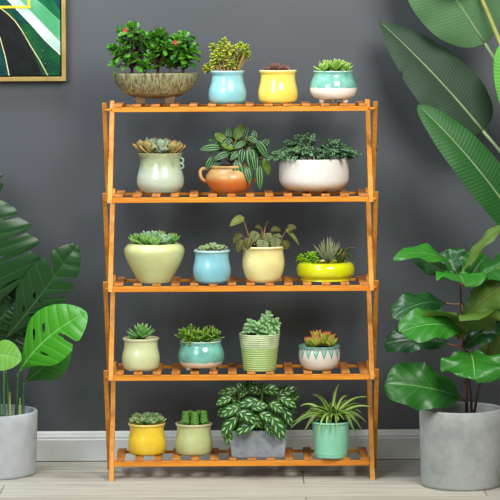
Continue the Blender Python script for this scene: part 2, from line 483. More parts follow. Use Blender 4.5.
# jade in blue pot
p = Pot('potted_succulent', 'pale blue rounded pot of bushy yellow-green jade on the top shelf', 0, 227.5, 105, 15, Y=.085)
p.body([(17.2, 71), (16.7, 73.2), (15.6, 75.5), (16.4, 82), (18.6, 90), (18.9, 96), (17.6, 101), (14.5, 104)], glaze('pale_blue_glaze', (142, 200, 206), (128, 190, 198), rim=(196, 224, 224), rimz=.0848 * .98))
M_jade = leafmat('yellow_green_jade', (104, 146, 38), (196, 196, 72), rough=.35, trans=.12, tip=(190, 196, 84), tv=.8)
mb, ms = MB(), MB()
tips = [(214, 62), (209, 66), (206, 68), (217, 53), (213, 47), (221, 45), (225, 41), (229, 47), (223, 56), (228, 60), (233, 54), (236, 48), (241, 45), (246, 50), (248, 54), (242, 56), (238, 60), (218, 64), (228, 52), (233, 63), (246, 47), (214, 56), (221, 50)]
for i, (ix, iy) in enumerate(tips):
    dy = R.uniform(-9, 8); tp = p.P(ix, iy, dy); b = p.P(227 + (ix - 227) * .45, 71, dy * .5)
    ms.tube(bez(b - up() * 3, (b + tp) / 2 + Vector((ix - 227, 0, 0)) * .12, tp, 5), [.9, .9, .8, .7, .6, .5], 5)
    whorl(mb, tp, ((ix - 227) * .03, dy * .03, 1), 12, R.uniform(6.4, 8), 3.9, (-12, 78), 1.5, SPOON, -.2)
p.add('stem', ms, plain('tan_stem', (168, 140, 70), .7)); p.add('foliage', mb, M_jade)

# yellow pot, purple rosette
p = Pot('potted_succulent', 'butter-yellow pot with a low dark purple rosette succulent on the top shelf', 0, 278, 104.5, 15, Y=.085)
p.body([(19, 70.5), (18.4, 72.5), (17.3, 75), (17.8, 82), (19.6, 90), (19.8, 96), (18.4, 101), (15, 104)], glaze('butter_yellow_glaze', (240, 214, 98), (232, 204, 84), rim=(246, 236, 190), rimz=.0836))
M_pur = leafmat('dark_purple_succulent', (112, 84, 84), (160, 124, 120), rough=.45, trans=.05, tip=(84, 56, 62), tv=.75)
for x, y, r in ((276, 70, 10), (285, 71, 8), (268, 71.5, 7), (278, 71, 8)):
    mb = MB(); rosette(mb, p.P(x, y, R.uniform(-7, 2)), r, 26, 2.8, 1.5, POINTY, (5, 72), .6, .3); p.add('rosette', mb, M_pur)

# footed teal/white pot
def foot3(p, mat, r, hh, rad):
    for i in range(3):
        a = -PI / 2 + (i + .5) * 2 * PI / 3
        mb = MB(); mb.lathe([(r * .5, 0), (r * .8, .2), (r, hh * .4), (r * 1.05, hh), (r * .9, hh * 1.6)], 14, cx=rad * math.cos(a), cy=rad * math.sin(a))
        p.add('foot', mb, mat, p.pot, recalc=True)
p = Pot('potted_succulent', 'teal over white footed pot of green rosettes, right end of the top shelf', 0, 333.5, 104, 13, Y=.085)
M_w = two_tone('teal_over_white_glaze', (122, 190, 170), (236, 230, 218), (104 - 89) * .00256 + .001, third=(206, 232, 216), z3=.0815)
p.body([(20.5, 71.2), (19.6, 73.5), (19.9, 76), (22.6, 82), (23.8, 88), (22.4, 94), (18, 98.5), (12, 100)], M_w, base=3.4)
foot3(p, M_w, 3.2, 3.5, 13)
M_gr = leafmat('fresh_green_succulent', (122, 168, 80), (164, 198, 110), rough=.38, trans=.1, tip=(204, 196, 130), tv=.85)
for x, y, r, n, dy in ((323, 72, 11, 10, -5), (336, 71.5, 15, 13, -5), (346, 72, 11, 10, -3), (328, 71, 13, 10, 6), (342, 71, 13, 10, 7)):
    mb = MB(); rosette(mb, p.P(x, y, dy), r, n, 6.4, 2.4, POINTY, (22, 74), .7, .2); p.add('rosette', mb, M_gr)

# -- shelf 2 ------------------------------------------------------
p = Pot('potted_succulent', 'pale celadon jar with a side ring and broad grey-mauve leaved succulents', 1, 160.5, 193, 17)
p.body([(22.5, 153), (22, 155), (20.3, 159), (20.4, 164), (22.2, 172), (23.6, 179), (22.8, 186), (18, 192)], two_tone('celadon_glaze', (176, 192, 152), (186, 202, 180), .062, soft=.012, wav=.008, rough=.25, third=(160, 160, 116), z3=.096))
mb = MB()
for dz in (0, 5.5):
    c = p.P(181, 160 + dz, -5)
    mb.tube([c + Vector((2.8 * math.cos(a), -1.0 * math.cos(a), 2.6 * math.sin(a))) for a in [2 * PI * i / 14 for i in range(15)]], .9, 7)
p.add('ring', mb, glaze('celadon_ring', (150, 190, 166), rough=.25), p.pot)
M_mv = leafmat('grey_mauve_succulent', (184, 184, 140), (210, 184, 140), rough=.5, trans=.06, tip=(196, 154, 112), tv=.85)
M_gg = leafmat('grey_green_succulent', (196, 216, 214), (172, 196, 186), rough=.55, trans=.05, tip=(160, 170, 150), tv=.8)
for x, y, r, dy, m_ in ((143, 154, 15, 0, M_mv), (150, 154, 14, -8, M_mv), (162, 154, 17, -9, M_gg), (173, 154, 15, -6, M_mv), (177, 154, 13, 2, M_mv), (153, 154, 17, 6, M_gg), (167, 154, 15, 7, M_mv)):
    mb = MB(); rosette(mb, p.P(x, y, dy), r, 7, 10.5, 2.2, PADDLE, (30, 74), .8, .2); p.add('rosette', mb, m_)

# terracotta handled pot, peperomia
p = Pot('potted_peperomia', 'rust-brown two-handled pot overflowing with silver-striped watermelon peperomia', 1, 229.5, 193.5, 16)
M_ter = two_tone('rust_glaze', (206, 164, 100), (204, 112, 46), .036, soft=.012, wav=.012, rough=.4, coat=.2)
p.body([(19.5, 165.5), (19.6, 167), (18.8, 168.5), (21.5, 172), (23.8, 177.5), (22.6, 183), (18.5, 189), (14, 192)], M_ter, 1.8)
for sg in (-1, 1):
    mb = MB(); a0 = p.z(169); 
    mb.tube(bez((sg * 20.5, 0, a0), (sg * 30.5, 0, a0 + 3), (sg * 29, 0, a0 - 6), 8)[:-1] + bez((sg * 29, 0, a0 - 6), (sg * 27.5, 0, a0 - 12), (sg * 22.6, 0, a0 - 12), 6), 1.7, 9)
    p.add('handle', mb, M_ter, p.pot)
M_pep = leafmat('watermelon_peperomia_leaf', (18, 60, 22), (38, 90, 32), (96, 136, 80), mid=.045, stripe=(158, 196, 150), sw=.37, rough=.4, trans=.12, stf=.6)
M_pe2 = leafmat('young_peperomia_leaf', (96, 130, 48), (120, 150, 62), (150, 170, 100), mid=.06, rough=.35, trans=.2)
mb, m2, ms = MB(), MB(), MB()
PL = [(221, 147, 201, 148, 10, -8, 0), (230, 152, 215, 158, 10, -12, 0), (250, 146, 252, 166, 12, -16, 0), (236, 158, 242, 181, 12, -19, 0), (256, 140, 268, 156, 11, -8, 0), (259, 163, 260, 186, 8.5, -17, 0),
      (246, 164, 250, 180, 8, -18, 0), (254, 150, 256, 168, 8, -16, 0), (264, 158, 269, 174, 8, -6, 1), (236, 140, 242, 124, 9, -2, 1), (229, 140, 229, 127, 8, 3, 0), (243, 140, 249, 127, 8, 4, 0), (226, 142, 215, 134, 9, -3, 1),
      (234, 148, 222, 144, 7, -10, 1), (246, 141, 236, 147, 8, -13, 0), (256, 139, 253, 130, 7, -4, 0), (262, 148, 270, 140, 9, 2, 0), (214, 156, 207, 168, 9, -6, 0), (220, 158, 213, 172, 8, -9, 0), (240, 150, 232, 158, 8, -14, 0),
      (248, 136, 256, 142, 8, -12, 0), (232, 138, 224, 146, 8, -8, 0), (243, 147, 241, 161, 9, -15, 0)]
ctr = p.P(234, 164, 0)
for bx, by, tx, ty, w, dy, k in PL:
    b = p.P(bx, by, dy * .8); e = p.P(tx, ty, dy * 1.15); d = e - b
    nn = Vector((0, -1, .75)) + Vector((d.x, 0, 0)) * .02
    leaf(m2 if k else mb, b, d + up() * 3, nn, d.length * 1.08, w, OVATE, .7, .12, nu=6, nv=9)
    ms.tube(bez(ctr - up() * 2, (ctr + b) / 2 + up() * 6, b, 6), .6, 5)
for i in range(42):
    a = R.uniform(0, 2 * PI); r = R.uniform(5, 24); b = p.P(235 + r * math.cos(a), 150 - R.uniform(0, 14) + r * .25, abs(r * math.sin(a)) * .8 - 4)
    leaf(mb, b, (math.cos(a), .5 * math.sin(a), R.uniform(-.6, .6)), (0, -.6, 1), R.uniform(12, 17), R.uniform(8, 10), OVATE, .9, .12, nu=6)
    ms.tube(bez(ctr - up() * 2, (ctr + b) / 2 + up() * 5, b, 6), .6, 5)
p.add('foliage', mb, M_pep); p.add('young_leaves', m2, M_pe2, label='paler olive-green leaves'); p.add('stem', ms, plain('reddish_stem', (150, 92, 70), .5))

# white bowl, dark silver-flecked foliage
p = Pot('potted_foliage_plant', 'wide white bowl-shaped pot of dark silver-flecked foliage, second shelf right', 1, 314, 193, 19)
t = NT('white_hexagon_glaze')
vo = t.n('ShaderNodeTexVoronoi', feature='DISTANCE_TO_EDGE'); vo.inputs['Scale'].default_value = 75; vo.inputs['Randomness'].default_value = .55
t.l(t.obj(), vo.inputs['Vector'])
ln = t.step(vo.outputs[0], .0, .08)
z = t.sep(t.obj())[2]
col = t.mix(ln, (214, 210, 202), (221, 217, 209))
col = t.mix(t.math('SUBTRACT', 1.0, t.step(z, .008, .026)), col, (206, 182, 146))
t.base(col, .35, .2); t.bump(ln, .2, .001)
p.body([(34.5, 158.5), (34.8, 160), (35, 166), (35, 177), (33.5, 183), (29, 188), (22, 190.3), (17, 191)], t.m, 2, base=1.0)
mb = MB()
for i in range(3):
    a = -PI / 2 + (i + .5) * 2 * PI / 3; mb.lathe([(5, 0), (5.6, .5), (5.6, 1.6)], 12, cx=12 * math.cos(a), cy=12 * math.sin(a))
p.add('foot', mb, t.m, p.pot, recalc=True)
M_pil = leafmat('silver_flecked_leaf', (22, 64, 30), (54, 100, 46), silver=(168, 192, 170), N=3.4, K=1.4, sil=(.22, .72), rough=.38, trans=.08, st=(.24, .34))
mb, ms = MB(), MB()
for i in range(205):
    u = R.uniform(-1, 1); ix = 315 + u * 38; dy = R.uniform(-30, 26) * math.sqrt(max(.05, 1 - u * u * .8))
    hgt = 20 * (1 - abs(u) ** 1.7 * .85) * R.uniform(.15, 1) * (1 - (max(0, -dy) / 34) * .55)
    b = p.P(ix, 157 - hgt, 0); b.y = dy
    leaf(mb, b, (u * 1.1 + R.uniform(-.7, .7), dy * .03 + R.uniform(-.6, .3), R.uniform(-.2, .5)), (u * .3, -.6, 1), R.uniform(9, 14), R.uniform(5, 6.5), OVATE, R.uniform(.7, 1.4), .12)
for x, y in ((304, 134), (299, 132), (311, 136), (275, 153), (352, 148), (357, 151)):
    b = p.P(x + (6 if x < 315 else -6), y + 4, -6); leaf(mb, b, (-1 if x < 315 else 1, -.1, .3), (0, -.5, 1), 13, 5.5, OVATE, .7, .12)
for i in range(24):
    u = R.uniform(-1, 1); b = p.P(314 + u * 20, 161, R.uniform(-15, 15)); ms.tube(bez(Vector((u * 2, 0, b.z - 4)), b + Vector((u * 4, 0, 6)), b + Vector((u * 12, 0, R.uniform(6, 14))), 6), .7, 5)
p.add('stem', ms, M_gstem); p.add('foliage', mb, M_pil)

# -- shelf 3 ------------------------------------------------------
p = Pot('potted_succulent', 'large light-green tapered jar with chunky green echeveria rosettes', 2, 154.5, 283.5, 15)
p.body([(25.2, 243.5), (26.5, 244.2), (29, 246.5), (30.3, 250), (29.6, 255), (26.5, 263), (21.5, 272), (17.5, 279), (15.5, 282)], glaze('light_green_glaze', (200, 206, 144), (192, 198, 134), rim=(204, 208, 164), rimz=.1035), 1.8)
M_ech = leafmat('echeveria_green', (96, 146, 82), (146, 186, 112), rough=.38, trans=.08, tip=(160, 140, 100), tv=.88)
M_bl = leafmat('echeveria_blue', (122, 166, 140), (158, 194, 168), rough=.45, trans=.06, tip=(180, 190, 170), tv=.85)
for x, r, dy, m_ in ((137, 11, -3, M_ech), (146, 12, -12, M_ech), (154, 14, -6, M_bl), (164, 12, -12, M_bl), (172, 11, -4, M_ech), (159, 12, 6, M_ech), (147, 12, 5, M_bl), (155, 10, -17, M_ech)):
    mb = MB(); rosette(mb, p.P(x, 243, dy), r * 1.08, 12, 8.2, 3.4, POINTY, (24, 76), .7, .25); p.add('rosette', mb, m_)

p = Pot('potted_succulent', 'small sky-blue pot with low pale green rosettes, third shelf', 2, 212, 284, 13)
p.body([(18.2, 250), (18, 251.5), (16.9, 253.5), (17.4, 260), (18.9, 268), (18.7, 274), (17, 280), (14, 283)], glaze('sky_blue_glaze', (134, 190, 200), (122, 180, 192), rim=(186, 214, 212), rimz=.079), 1.6)
M_pa = leafmat('pale_green_succulent', (150, 178, 140), (180, 200, 166), rough=.45, trans=.06, tip=(120, 150, 120), tv=.85)
for x, r, dy in ((206, 8, -6), (218, 9, -5), (212, 10, 1), (222, 7, 3), (203, 6, 3)):
    mb = MB(); rosette(mb, p.P(x, 250.5, dy), r, 13, 5.2, 1.8, SPOON, (14, 72), .6, .3); p.add('rosette', mb, M_pa)

p = Pot('potted_begonia', 'cream-yellow pot of sparse bronze-green leaves on long stalks, third shelf', 2, 263.5, 283, 14)
p.body([(22.4, 246), (22.2, 247.5), (20.4, 250), (20.6, 256), (21.2, 262), (20.2, 270), (17.4, 278), (14, 282)], glaze('cream_yellow_glaze', (232, 220, 152), (222, 208, 138), rim=(238, 230, 182), rimz=.091), 1.8)
M_bz = leafmat('bronze_green_leaf', (80, 84, 44), (104, 102, 58), (140, 140, 96), N=5, K=1.2, mid=.06, lat=.08, rough=.4, trans=.12, mott=.4)
M_sv = leafmat('silver_netted_leaf', (150, 160, 128), (112, 126, 94), (58, 70, 42), N=5, K=1.4, mid=.07, lat=.14, latf=.9, rough=.4, trans=.1, mott=.3)
M_ol = leafmat('olive_leaf', (124, 138, 74), (136, 146, 82), (170, 176, 116), N=5, K=1.2, mid=.06, lat=.1, rough=.4, trans=.2)
M_pk = plain('pinkish_stalk', (150, 112, 86), .5)
def stalk_leaf(p, root_xy, j, tip, w, dy, nrm, mat, droop=.5, sr=.9):
    b = p.P(root_xy[0], root_xy[1], 0); jj = p.P(j[0], j[1], dy); tt = p.P(tip[0], tip[1], dy - 2)
    mb = MB(); d = tt - jj
    leaf(mb, jj - d * .1, d, nrm, d.length * 1.12, w, prof(.35, .75), droop, .12, nu=6, nv=9)
    o = p.add('leaf', mb, mat)
    mb = MB(); mb.tube(bez(b - up() * 2, (b + jj) / 2 + Vector((0, -1, 3)), jj, 8), [sr] * 4 + [sr * .75] * 5, 6)
    p.add('stalk', mb, M_pk, o)
for a in (((252, 247), (243, 217), (229, 222), 11, -6, (.2, -.9, .8), M_ol), ((277, 247), (288, 229), (296, 225), 12, -4, (-.2, -.8, .7), M_bz), ((278, 247), (287, 229), (302, 241), 7, -8, (.5, -.7, .6), M_ol),
          ((250, 248), (241, 233), (232, 240), 9, -8, (-.2, -.8, .7), M_bz), ((248, 248), (242, 238), (236, 249), 8, -14, (-.3, -.9, .3), M_bz), ((262, 248), (264, 238), (260, 247), 11, -18, (0, -1, .4), M_sv), ((268, 248), (266, 232), (272, 242), 10, -14, (.2, -1, .5), M_sv),
          ((258, 248), (257, 231), (250, 240), 11, -10, (-.2, -.9, .6), M_sv), ((270, 248), (275, 236), (276, 247), 10, -16, (.3, -1, .4), M_sv), ((264, 248), (262, 229), (256, 226), 11, 4, (0, -.6, .8), M_bz), ((268, 248), (272, 230), (281, 229), 12, 2, (0, -.6, .8), M_bz),
          ((278, 248), (284, 240), (289, 247), 9, -8, (.3, -.9, .5), M_bz), ((262, 248), (266, 227), (268, 222), 10, 7, (0, -.7, .8), M_bz), ((255, 248), (250, 236), (246, 246), 9, -16, (-.2, -1, .4), M_bz)):
    stalk_leaf(p, a[0], a[1], a[2], a[3] * 1.2, a[4], (a[5][0], a[5][1] * .6, a[5][2] + .25), a[6])

for i in range(9):
    x = 252 + i * 3.1; jx = x + R.uniform(-5, 5); jy = R.uniform(234, 241); dy = R.uniform(-16, 8)
    stalk_leaf(p, (x, 248), (jx, jy), (jx + R.uniform(-9, 9), jy + R.uniform(1, 6)), 12, dy, (R.uniform(-.3, .3), -.55, 1), (M_bz, M_sv, M_bz)[i % 3])
p = Pot('potted_succulent', 'lime-yellow low bowl with a spiky grey aloe and green sedum, third shelf right', 2, 325.5, 281.5, 24)
p.body([(24.5, 262), (26.5, 262.6), (28.6, 265.5), (29.3, 269.5), (28.4, 274), (25.5, 277.2), (25, 278.2), (25.2, 279.5), (24.8, 281)], glaze('lime_yellow_glaze', (214, 222, 18), (204, 212, 12), rough=.15, coat=.7), 2)
M_aloe = leafmat('grey_aloe', (146, 158, 134), (172, 180, 158), rough=.5, trans=.04, tip=(160, 140, 124), tv=.85)
mb = MB(); c = p.P(328, 262, -4)
for i in range(24):
    f = i / 23; az = i * 2.4; e = math.radians(38 + 48 * f); d = Vector((math.cos(az) * math.cos(e), math.sin(az) * math.cos(e), math.sin(e)))
    fat(mb, c + d * 1, d, up() - d * .5, R.uniform(20, 27), 3.2, 1.9, prof(.25, .9, .7), -.25)
p.add('aloe', mb, M_aloe, label='spiky grey-green aloe')
M_sed = leafmat('bright_sedum', (120, 184, 32), (170, 216, 64), rough=.35, trans=.15)
mb = MB()
for x, y in ((301, 254), (305, 259), (309, 254), (313, 252), (302, 260), (311, 259), (316, 257), (307, 261), (314, 261), (299, 258)):
    whorl(mb, p.P(x, y, R.uniform(-11, 3)), (0, -.2, 1), 12, 4.4, 3.0, (-20, 70), 1.6, SPOON, -.3)
p.add('sedum', mb, M_sed, label='bright green sedum clump')
M_dk = leafmat('dark_strap_succulent', (54, 74, 38), (82, 92, 54), rough=.4, trans=.05, tip=(110, 84, 60), tv=.8)
mb = MB()
for mx, my, ex, ey, w, dy in ((343, 244, 356, 247.5, 1.8, -5), (350, 243, 354.5, 264, 1.7, -9), (342, 246, 350, 250, 1.6, -1), (341, 250, 345, 246, 1.6, -6), (338, 250, 340, 246, 1.5, -4), (346, 250, 348, 259, 1.5, -10), (336, 254, 335, 250, 1.4, -8)):
    pts = bez(p.P(340, 264, -3), p.P(mx, my, dy * .6), p.P(ex, ey, dy), 12)
    mb.tube(pts, [w * max(.12, STRAP(k / 12)) for k in range(13)], 7)
p.add('strap_leaves', mb, M_dk, label='dark arching strap leaves')
M_br = leafmat('brown_rosette', (112, 92, 62), (140, 120, 80), rough=.5, trans=.05)
mb = MB(); rosette(mb, p.P(314, 262, 4), 12, 16, 4.5, 2, SPOON, (30, 80), .7, .2); p.add('rosette', mb, M_ech)
mb = MB(); rosette(mb, p.P(341, 262, 0), 13, 14, 3.4, 1.8, SPOON, (40, 85), .8, .2); p.add('rosette', mb, M_br)

# -- shelf 4 ------------------------------------------------------
p = Pot('potted_succulent', 'pale green pot with one pointed green echeveria, fourth shelf left end', 3, 141, 371.5, 14)
p.body([(18.4, 338), (18, 339.6), (16.8, 341.5), (17.2, 348), (18.8, 355), (18.9, 361), (17.6, 367), (14.5, 370)], glaze('pale_green_glaze', (206, 210, 162), (196, 202, 150), rim=(212, 208, 166), rimz=.0795), 1.7)
M_e2 = leafmat('pointed_echeveria', (92, 154, 92), (138, 188, 124), rough=.4, trans=.06, tip=(150, 170, 120), tv=.8)
mb = MB(); rosette(mb, p.P(142, 338, -3), 17, 26, 6.2, 2.6, POINTY, (14, 80), .7, .25, jit=.1); p.add('rosette', mb, M_e2)
mb = MB(); rosette(mb, p.P(133, 338.5, -4), 7, 14, 3.6, 1.8, POINTY, (10, 75), .6, .35); p.add('rosette', mb, M_e2)

p = Pot('potted_succulent', 'teal over cream footed pot of upright green leafy succulents, fourth shelf', 3, 201.2, 371, 14)
M_w2 = two_tone('turquoise_over_cream_glaze', (120, 190, 172), (232, 214, 190), .0215, third=(200, 226, 208), z3=.073)
p.body([(21, 340.5), (20.2, 342.5), (20.4, 345), (22.4, 350), (23.3, 356), (21.8, 362), (18, 366), (13, 367.5)], M_w2, base=2.8)
foot3(p, M_w2, 3.2, 3.0, 13.5)
M_g3 = leafmat('upright_green_succulent', (78, 128, 44), (132, 172, 70), rough=.38, trans=.1, tip=(160, 180, 90), tv=.8)
mb = MB()
for i in range(16):
    x = 184 + (i * .618 % 1) * 34; dy = R.uniform(-15, 12)
    whorl(mb, p.P(x, 337 - R.uniform(0, 6), dy), ((x - 201) * .02, dy * .02, 1), 9, R.uniform(10, 13.5), 4.4, (22, 84), 1.6, SPOON, -.15)
p.add('foliage', mb, M_g3)

p = Pot('potted_succulent', 'tapered two-tone green ribbed pot with plump blue-green succulents, fourth shelf', 3, 259.7, 371.8, 16)
M_rb = two_tone('green_ribbed_glaze', (198, 214, 164), (160, 186, 112), .0585, rough=.4, coat=.1, wav=.001, ribs=.0056)
p.body([(20.6, 333.6), (20.4, 335), (19.8, 339), (19.2, 344), (18.6, 348), (17.9, 355), (17, 363), (16.2, 370)], M_rb, 1.5)
M_jb = leafmat('blue_green_jellybean', (132, 186, 138), (176, 214, 176), rough=.35, trans=.06, tip=(170, 200, 160), tv=.8)
mb, ms = MB(), MB()
for i, (x, y) in enumerate(((248, 330), (254, 326), (250, 324), (258, 330), (264, 327), (266, 319), (270, 322), (276, 327), (272, 330), (262, 322), (268, 316), (276, 321), (246, 331), (258, 325), (270, 329), (263, 331))):
    dy = R.uniform(-13, 9); c = p.P(x, y, dy); b = p.P(260 + (x - 260) * .6, 334, dy * .8)
    ms.tube([b - up() * 2, (b + c) / 2, c], .9, 6)
    whorl(mb, c, ((x - 260) * .03, dy * .03, 1), 9, R.uniform(7.5, 9.5), 4.4, (-5, 78), 3.2, prof(.5, .45, .5), -.25)
p.add('stem', ms, M_gstem); p.add('foliage', mb, M_jb)

p = Pot('potted_succulent', 'small round cream pot with dripping teal rim and red-tipped succulents', 3, 319.5, 370.8, 13)
t = NT('cream_teal_drip'); o = t.obj(); sp = t.sep(o)
an = t.math('ARCTAN2', sp[1], sp[0])
wv = t.math('ABSOLUTE', t.math('SUBTRACT', t.math('FRACT', t.math('MULTIPLY', an, 16 / (2 * PI))), .5))
lim = t.math('MULTIPLY_ADD', wv, .056, .029)
m_ = t.step(t.math('SUBTRACT', sp[2], lim), -.0012, .0012)
inn = t.step(t.math('SUBTRACT', sp[2], t.math('ADD', lim, .007)), -.0012, .0012)
rim_ = t.step(sp[2], .0585, .0595)
col = t.mix(m_, (216, 206, 190), (88, 150, 136)); col = t.mix(t.math('MULTIPLY', inn, .35), col, (206, 214, 200)); col = t.mix(rim_, col, (92, 148, 130))
t.base(col, .25, .4)
p.body([(21.5, 345.5), (20.8, 347.2), (20.2, 348.4), (20.9, 352), (20.6, 358), (18.6, 364), (15.5, 368), (12.5, 370)], t.m, 1.8)
M_rt = leafmat('red_tipped_succulent', (136, 160, 66), (174, 178, 90), rough=.36, trans=.08, tip=(196, 84, 56), tv=.72)
for x, y, r, dy in ((309, 346, 11, -4), (316, 345, 13, -9), (324, 344, 14, -6), (331, 346, 11, -4), (318, 344, 14, 4), (327, 345, 13, 5)):
    mb = MB(); rosette(mb, p.P(x, y, dy), r, 9, 7, 3.8, POINTY, (34, 80), .8, .15); p.add('rosette', mb, M_rt)

# -- shelf 5 ------------------------------------------------------
p = Pot('potted_succulent', 'bright yellow pot with blue-green rosettes at the left of the bottom shelf', 4, 147, 456, 14)
p.body([(18.8, 423), (18.3, 424.6), (17, 426.5), (17.2, 433), (18.8, 440), (19.1, 446), (17.8, 452), (14.5, 455)], glaze('bright_yellow_glaze', (238, 204, 56), (228, 192, 46), rim=(240, 216, 110), rimz=.0745), 1.7)
M_b2 = leafmat('dusty_blue_green_rosette', (116, 158, 112), (164, 196, 146), rough=.5, trans=.05, tip=(180, 180, 150), tv=.85)
for x, r, dy in ((135, 8, -5), (143, 9, -10), (152, 9, -11), (160, 8, -4), (147, 10, -1), (156, 9, 5), (138, 9, 5), (148, 8, 10)):
    mb = MB(); rosette(mb, p.P(x, 421.5, dy), r, 13, 5.6, 2.0, SPOON, (16, 75), .6, .35); p.add('rosette', mb, M_b2)

p = Pot('potted_succulent', 'sage-green pot with three dark stacked-leaf columns, bottom shelf beside the yellow pot', 4, 194, 456, 14)
p.body([(18.6, 423), (18.2, 424.6), (17, 426.5), (17.2, 433), (18.7, 440), (19, 446), (17.6, 452), (14.5, 455)], glaze('sage_green_glaze', (190, 198, 138), (180, 188, 126), rim=(204, 200, 156), rimz=.0745), 1.7)
M_col = leafmat('dark_stacked_leaf', (70, 126, 52), (112, 166, 80), rough=.4, trans=.04, tip=(130, 170, 90), tv=.8)
for x, hgt, dy in ((186, 13, -4), (195, 13.5, -8), (204, 13, -3), (190, 11, 4), (200, 11, 5)):
    mb = MB(); b = p.P(x, 424.5, dy)
    for k in range(9):
        zz = hgt * k / 9
        for q in range(4):
            az = q * PI / 2 + (k % 2) * PI / 4 + x
            fat(mb, b + up() * zz, (math.cos(az), math.sin(az), .6), up(), 6.4 - .25 * k, 5.6, 2.4, SPOON, -.7, nv=5)
    p.add('column', mb, M_col)

p = Pot('potted_pilea', 'grey rectangular concrete planter full of silver-striped aluminium plant leaves, bottom shelf', 4, 258, 456.5, 8)
M_con = concrete('grey_concrete_planter', (142, 148, 152), (112, 118, 124), (168, 172, 174), 40)
zt_ = p.z(428); mb = MB()
def rect(hx, hy, z): return [(-hx, -hy, z), (hx, -hy, z), (hx, hy, z), (-hx, hy, z)]
rows = [rect(12, 8, .05), rect(26, 17.5, 0), rect(29.2, 21, zt_), rect(27.2, 19, zt_), rect(26.8, 18.6, zt_ - 4), rect(8, 6, zt_ - 5)]
p.root.location.y = .075; 
vv = mb.grid(rows, [[(0, 0)] * 4] * 6, wrap=True); mb.f(vv[0][::-1]); mb.f(vv[-1])
es = [e for e in mb.bm.edges if e.calc_length() > 3]
bmesh.ops.bevel(mb.bm, geom=es, offset=.5, segments=2, affect='EDGES')
p.pot = p.add('pot', mb, M_con); 
for f in p.pot.data.polygons: f.use_smooth = False
mb = MB(); mb.box((-26.6, -18.4, zt_ - 4.5), (26.6, 18.4, zt_ - 3)); p.add('soil', mb, SOIL)
M_pi2 = leafmat('aluminium_plant_leaf', (34, 84, 26), (60, 116, 40), (60, 110, 48), mid=.07, silver=(196, 216, 178), N=3.6, K=1.3, sil=(.16, .70), rough=.32, trans=.10, bumps=.4, st=(.24, .34), sf=.75)
mb, ms = MB(), MB()
PL = [(239, 401, 222, 408, 12, -22), (237, 410, 222, 426, 13, -24), (239, 404, 256, 414, 13, -26), (256, 416, 236, 424, 12, -27), (260, 406, 274, 414, 11, -26), (272, 409, 284, 430, 14, -27), (266, 416, 271, 427, 8, -24), (238, 388, 220, 390, 9, -8), (260, 397, 239, 400, 11, -16),
      (263, 388, 280, 389, 12, -8), (279, 392, 296, 386, 10, -10), (280, 394, 295, 402, 11, -14), (282, 402, 292, 420, 11, -14), (232, 394, 218, 400, 10, -12), (246, 392, 238, 384, 9, -2), (252, 402, 266, 400, 11, -20), (270, 398, 282, 406, 11, -18), (262, 392, 250, 388, 10, -4), (227, 420, 229, 438, 9, -20), (250, 408, 262, 420, 9, -22), (290, 400, 299, 394, 9, -4), (232, 400, 240, 410, 9, -18)]
ctr = p.P(258, 428, 0)
for bx, by, tx, ty, w, dy in PL:
    b = p.P(bx, by, dy); e = p.P(tx, ty, dy - 3); d = e - b
    leaf(mb, b, d + up() * 3, (d.x * .02, -1, .8), d.length * 1.12, w * 1.08, OVATE, .7, .14, nu=8, nv=10)
    r0 = ctr + Vector(((b.x) * .6, dy * .5, -4)); ms.tube(bez(r0, (r0 + b) / 2 + Vector((0, 2, 3)), b, 6), .75, 5)
for i in range(48):
    ix = R.uniform(228, 288); dy = R.uniform(-2, 22); b = p.P(ix, R.uniform(388, 412), 0); b.y = dy; a = R.uniform(0, 2 * PI)
    leaf(mb, b, (math.cos(a) + (ix - 258) * .02, math.sin(a) * .8, R.uniform(-.4, .4)), (0, -.7, 1), R.uniform(13, 18), R.uniform(9, 12), OVATE, .8, .14, nu=8)
    r0 = Vector((b.x * .75, dy * .5, zt_ - 4)); ms.tube(bez(r0, (r0 + b) / 2 + Vector((0, 0, 3)), b, 6), .75, 5)
p.add('stem', ms, M_gstem); p.add('foliage', mb, M_pi2)

p = Pot('spider_plant', 'mint-green tapered metal pot with a spider plant, right end of the bottom shelf', 4, 331, 458.5, 16)
M_mint = plain('mint_enamel', (134, 200, 168), .4, 0, .15, (126, 192, 160))
p.body([(19.4, 421), (19.8, 421.8), (19.3, 422.8), (18.6, 424), (17.6, 440), (16.9, 451), (17.1, 452), (16.7, 453), (16.4, 456)], M_mint, 1.0)
M_sp = leafmat('spider_plant_leaf', (58, 106, 30), (104, 146, 52), rough=.36, trans=.16, edge=(190, 200, 120), ew=.2)
M_sp2 = leafmat('spider_plant_pale_centre', (196, 206, 150), (170, 190, 110), rough=.36, trans=.16, edge=(70, 122, 40), ew=.5)
mb, m2 = MB(), MB()
TL = [(293, 420, -6), (297, 416, -10), (300, 406, 0), (290, 424, -14), (312, 396, 4), (316, 432, -22), (304, 426, -16), (366, 420, -6), (369, 398, 2), (357, 434, -12), (362, 412, -4), (340, 384, 0), (334, 392, 3), (330, 428, -22), (337, 426, -22), (325, 424, -20), (356, 404, 4), (348, 398, 6), (362, 428, -8), (306, 412, -4), (372, 404, -10), (352, 420, -16), (310, 418, -14)]
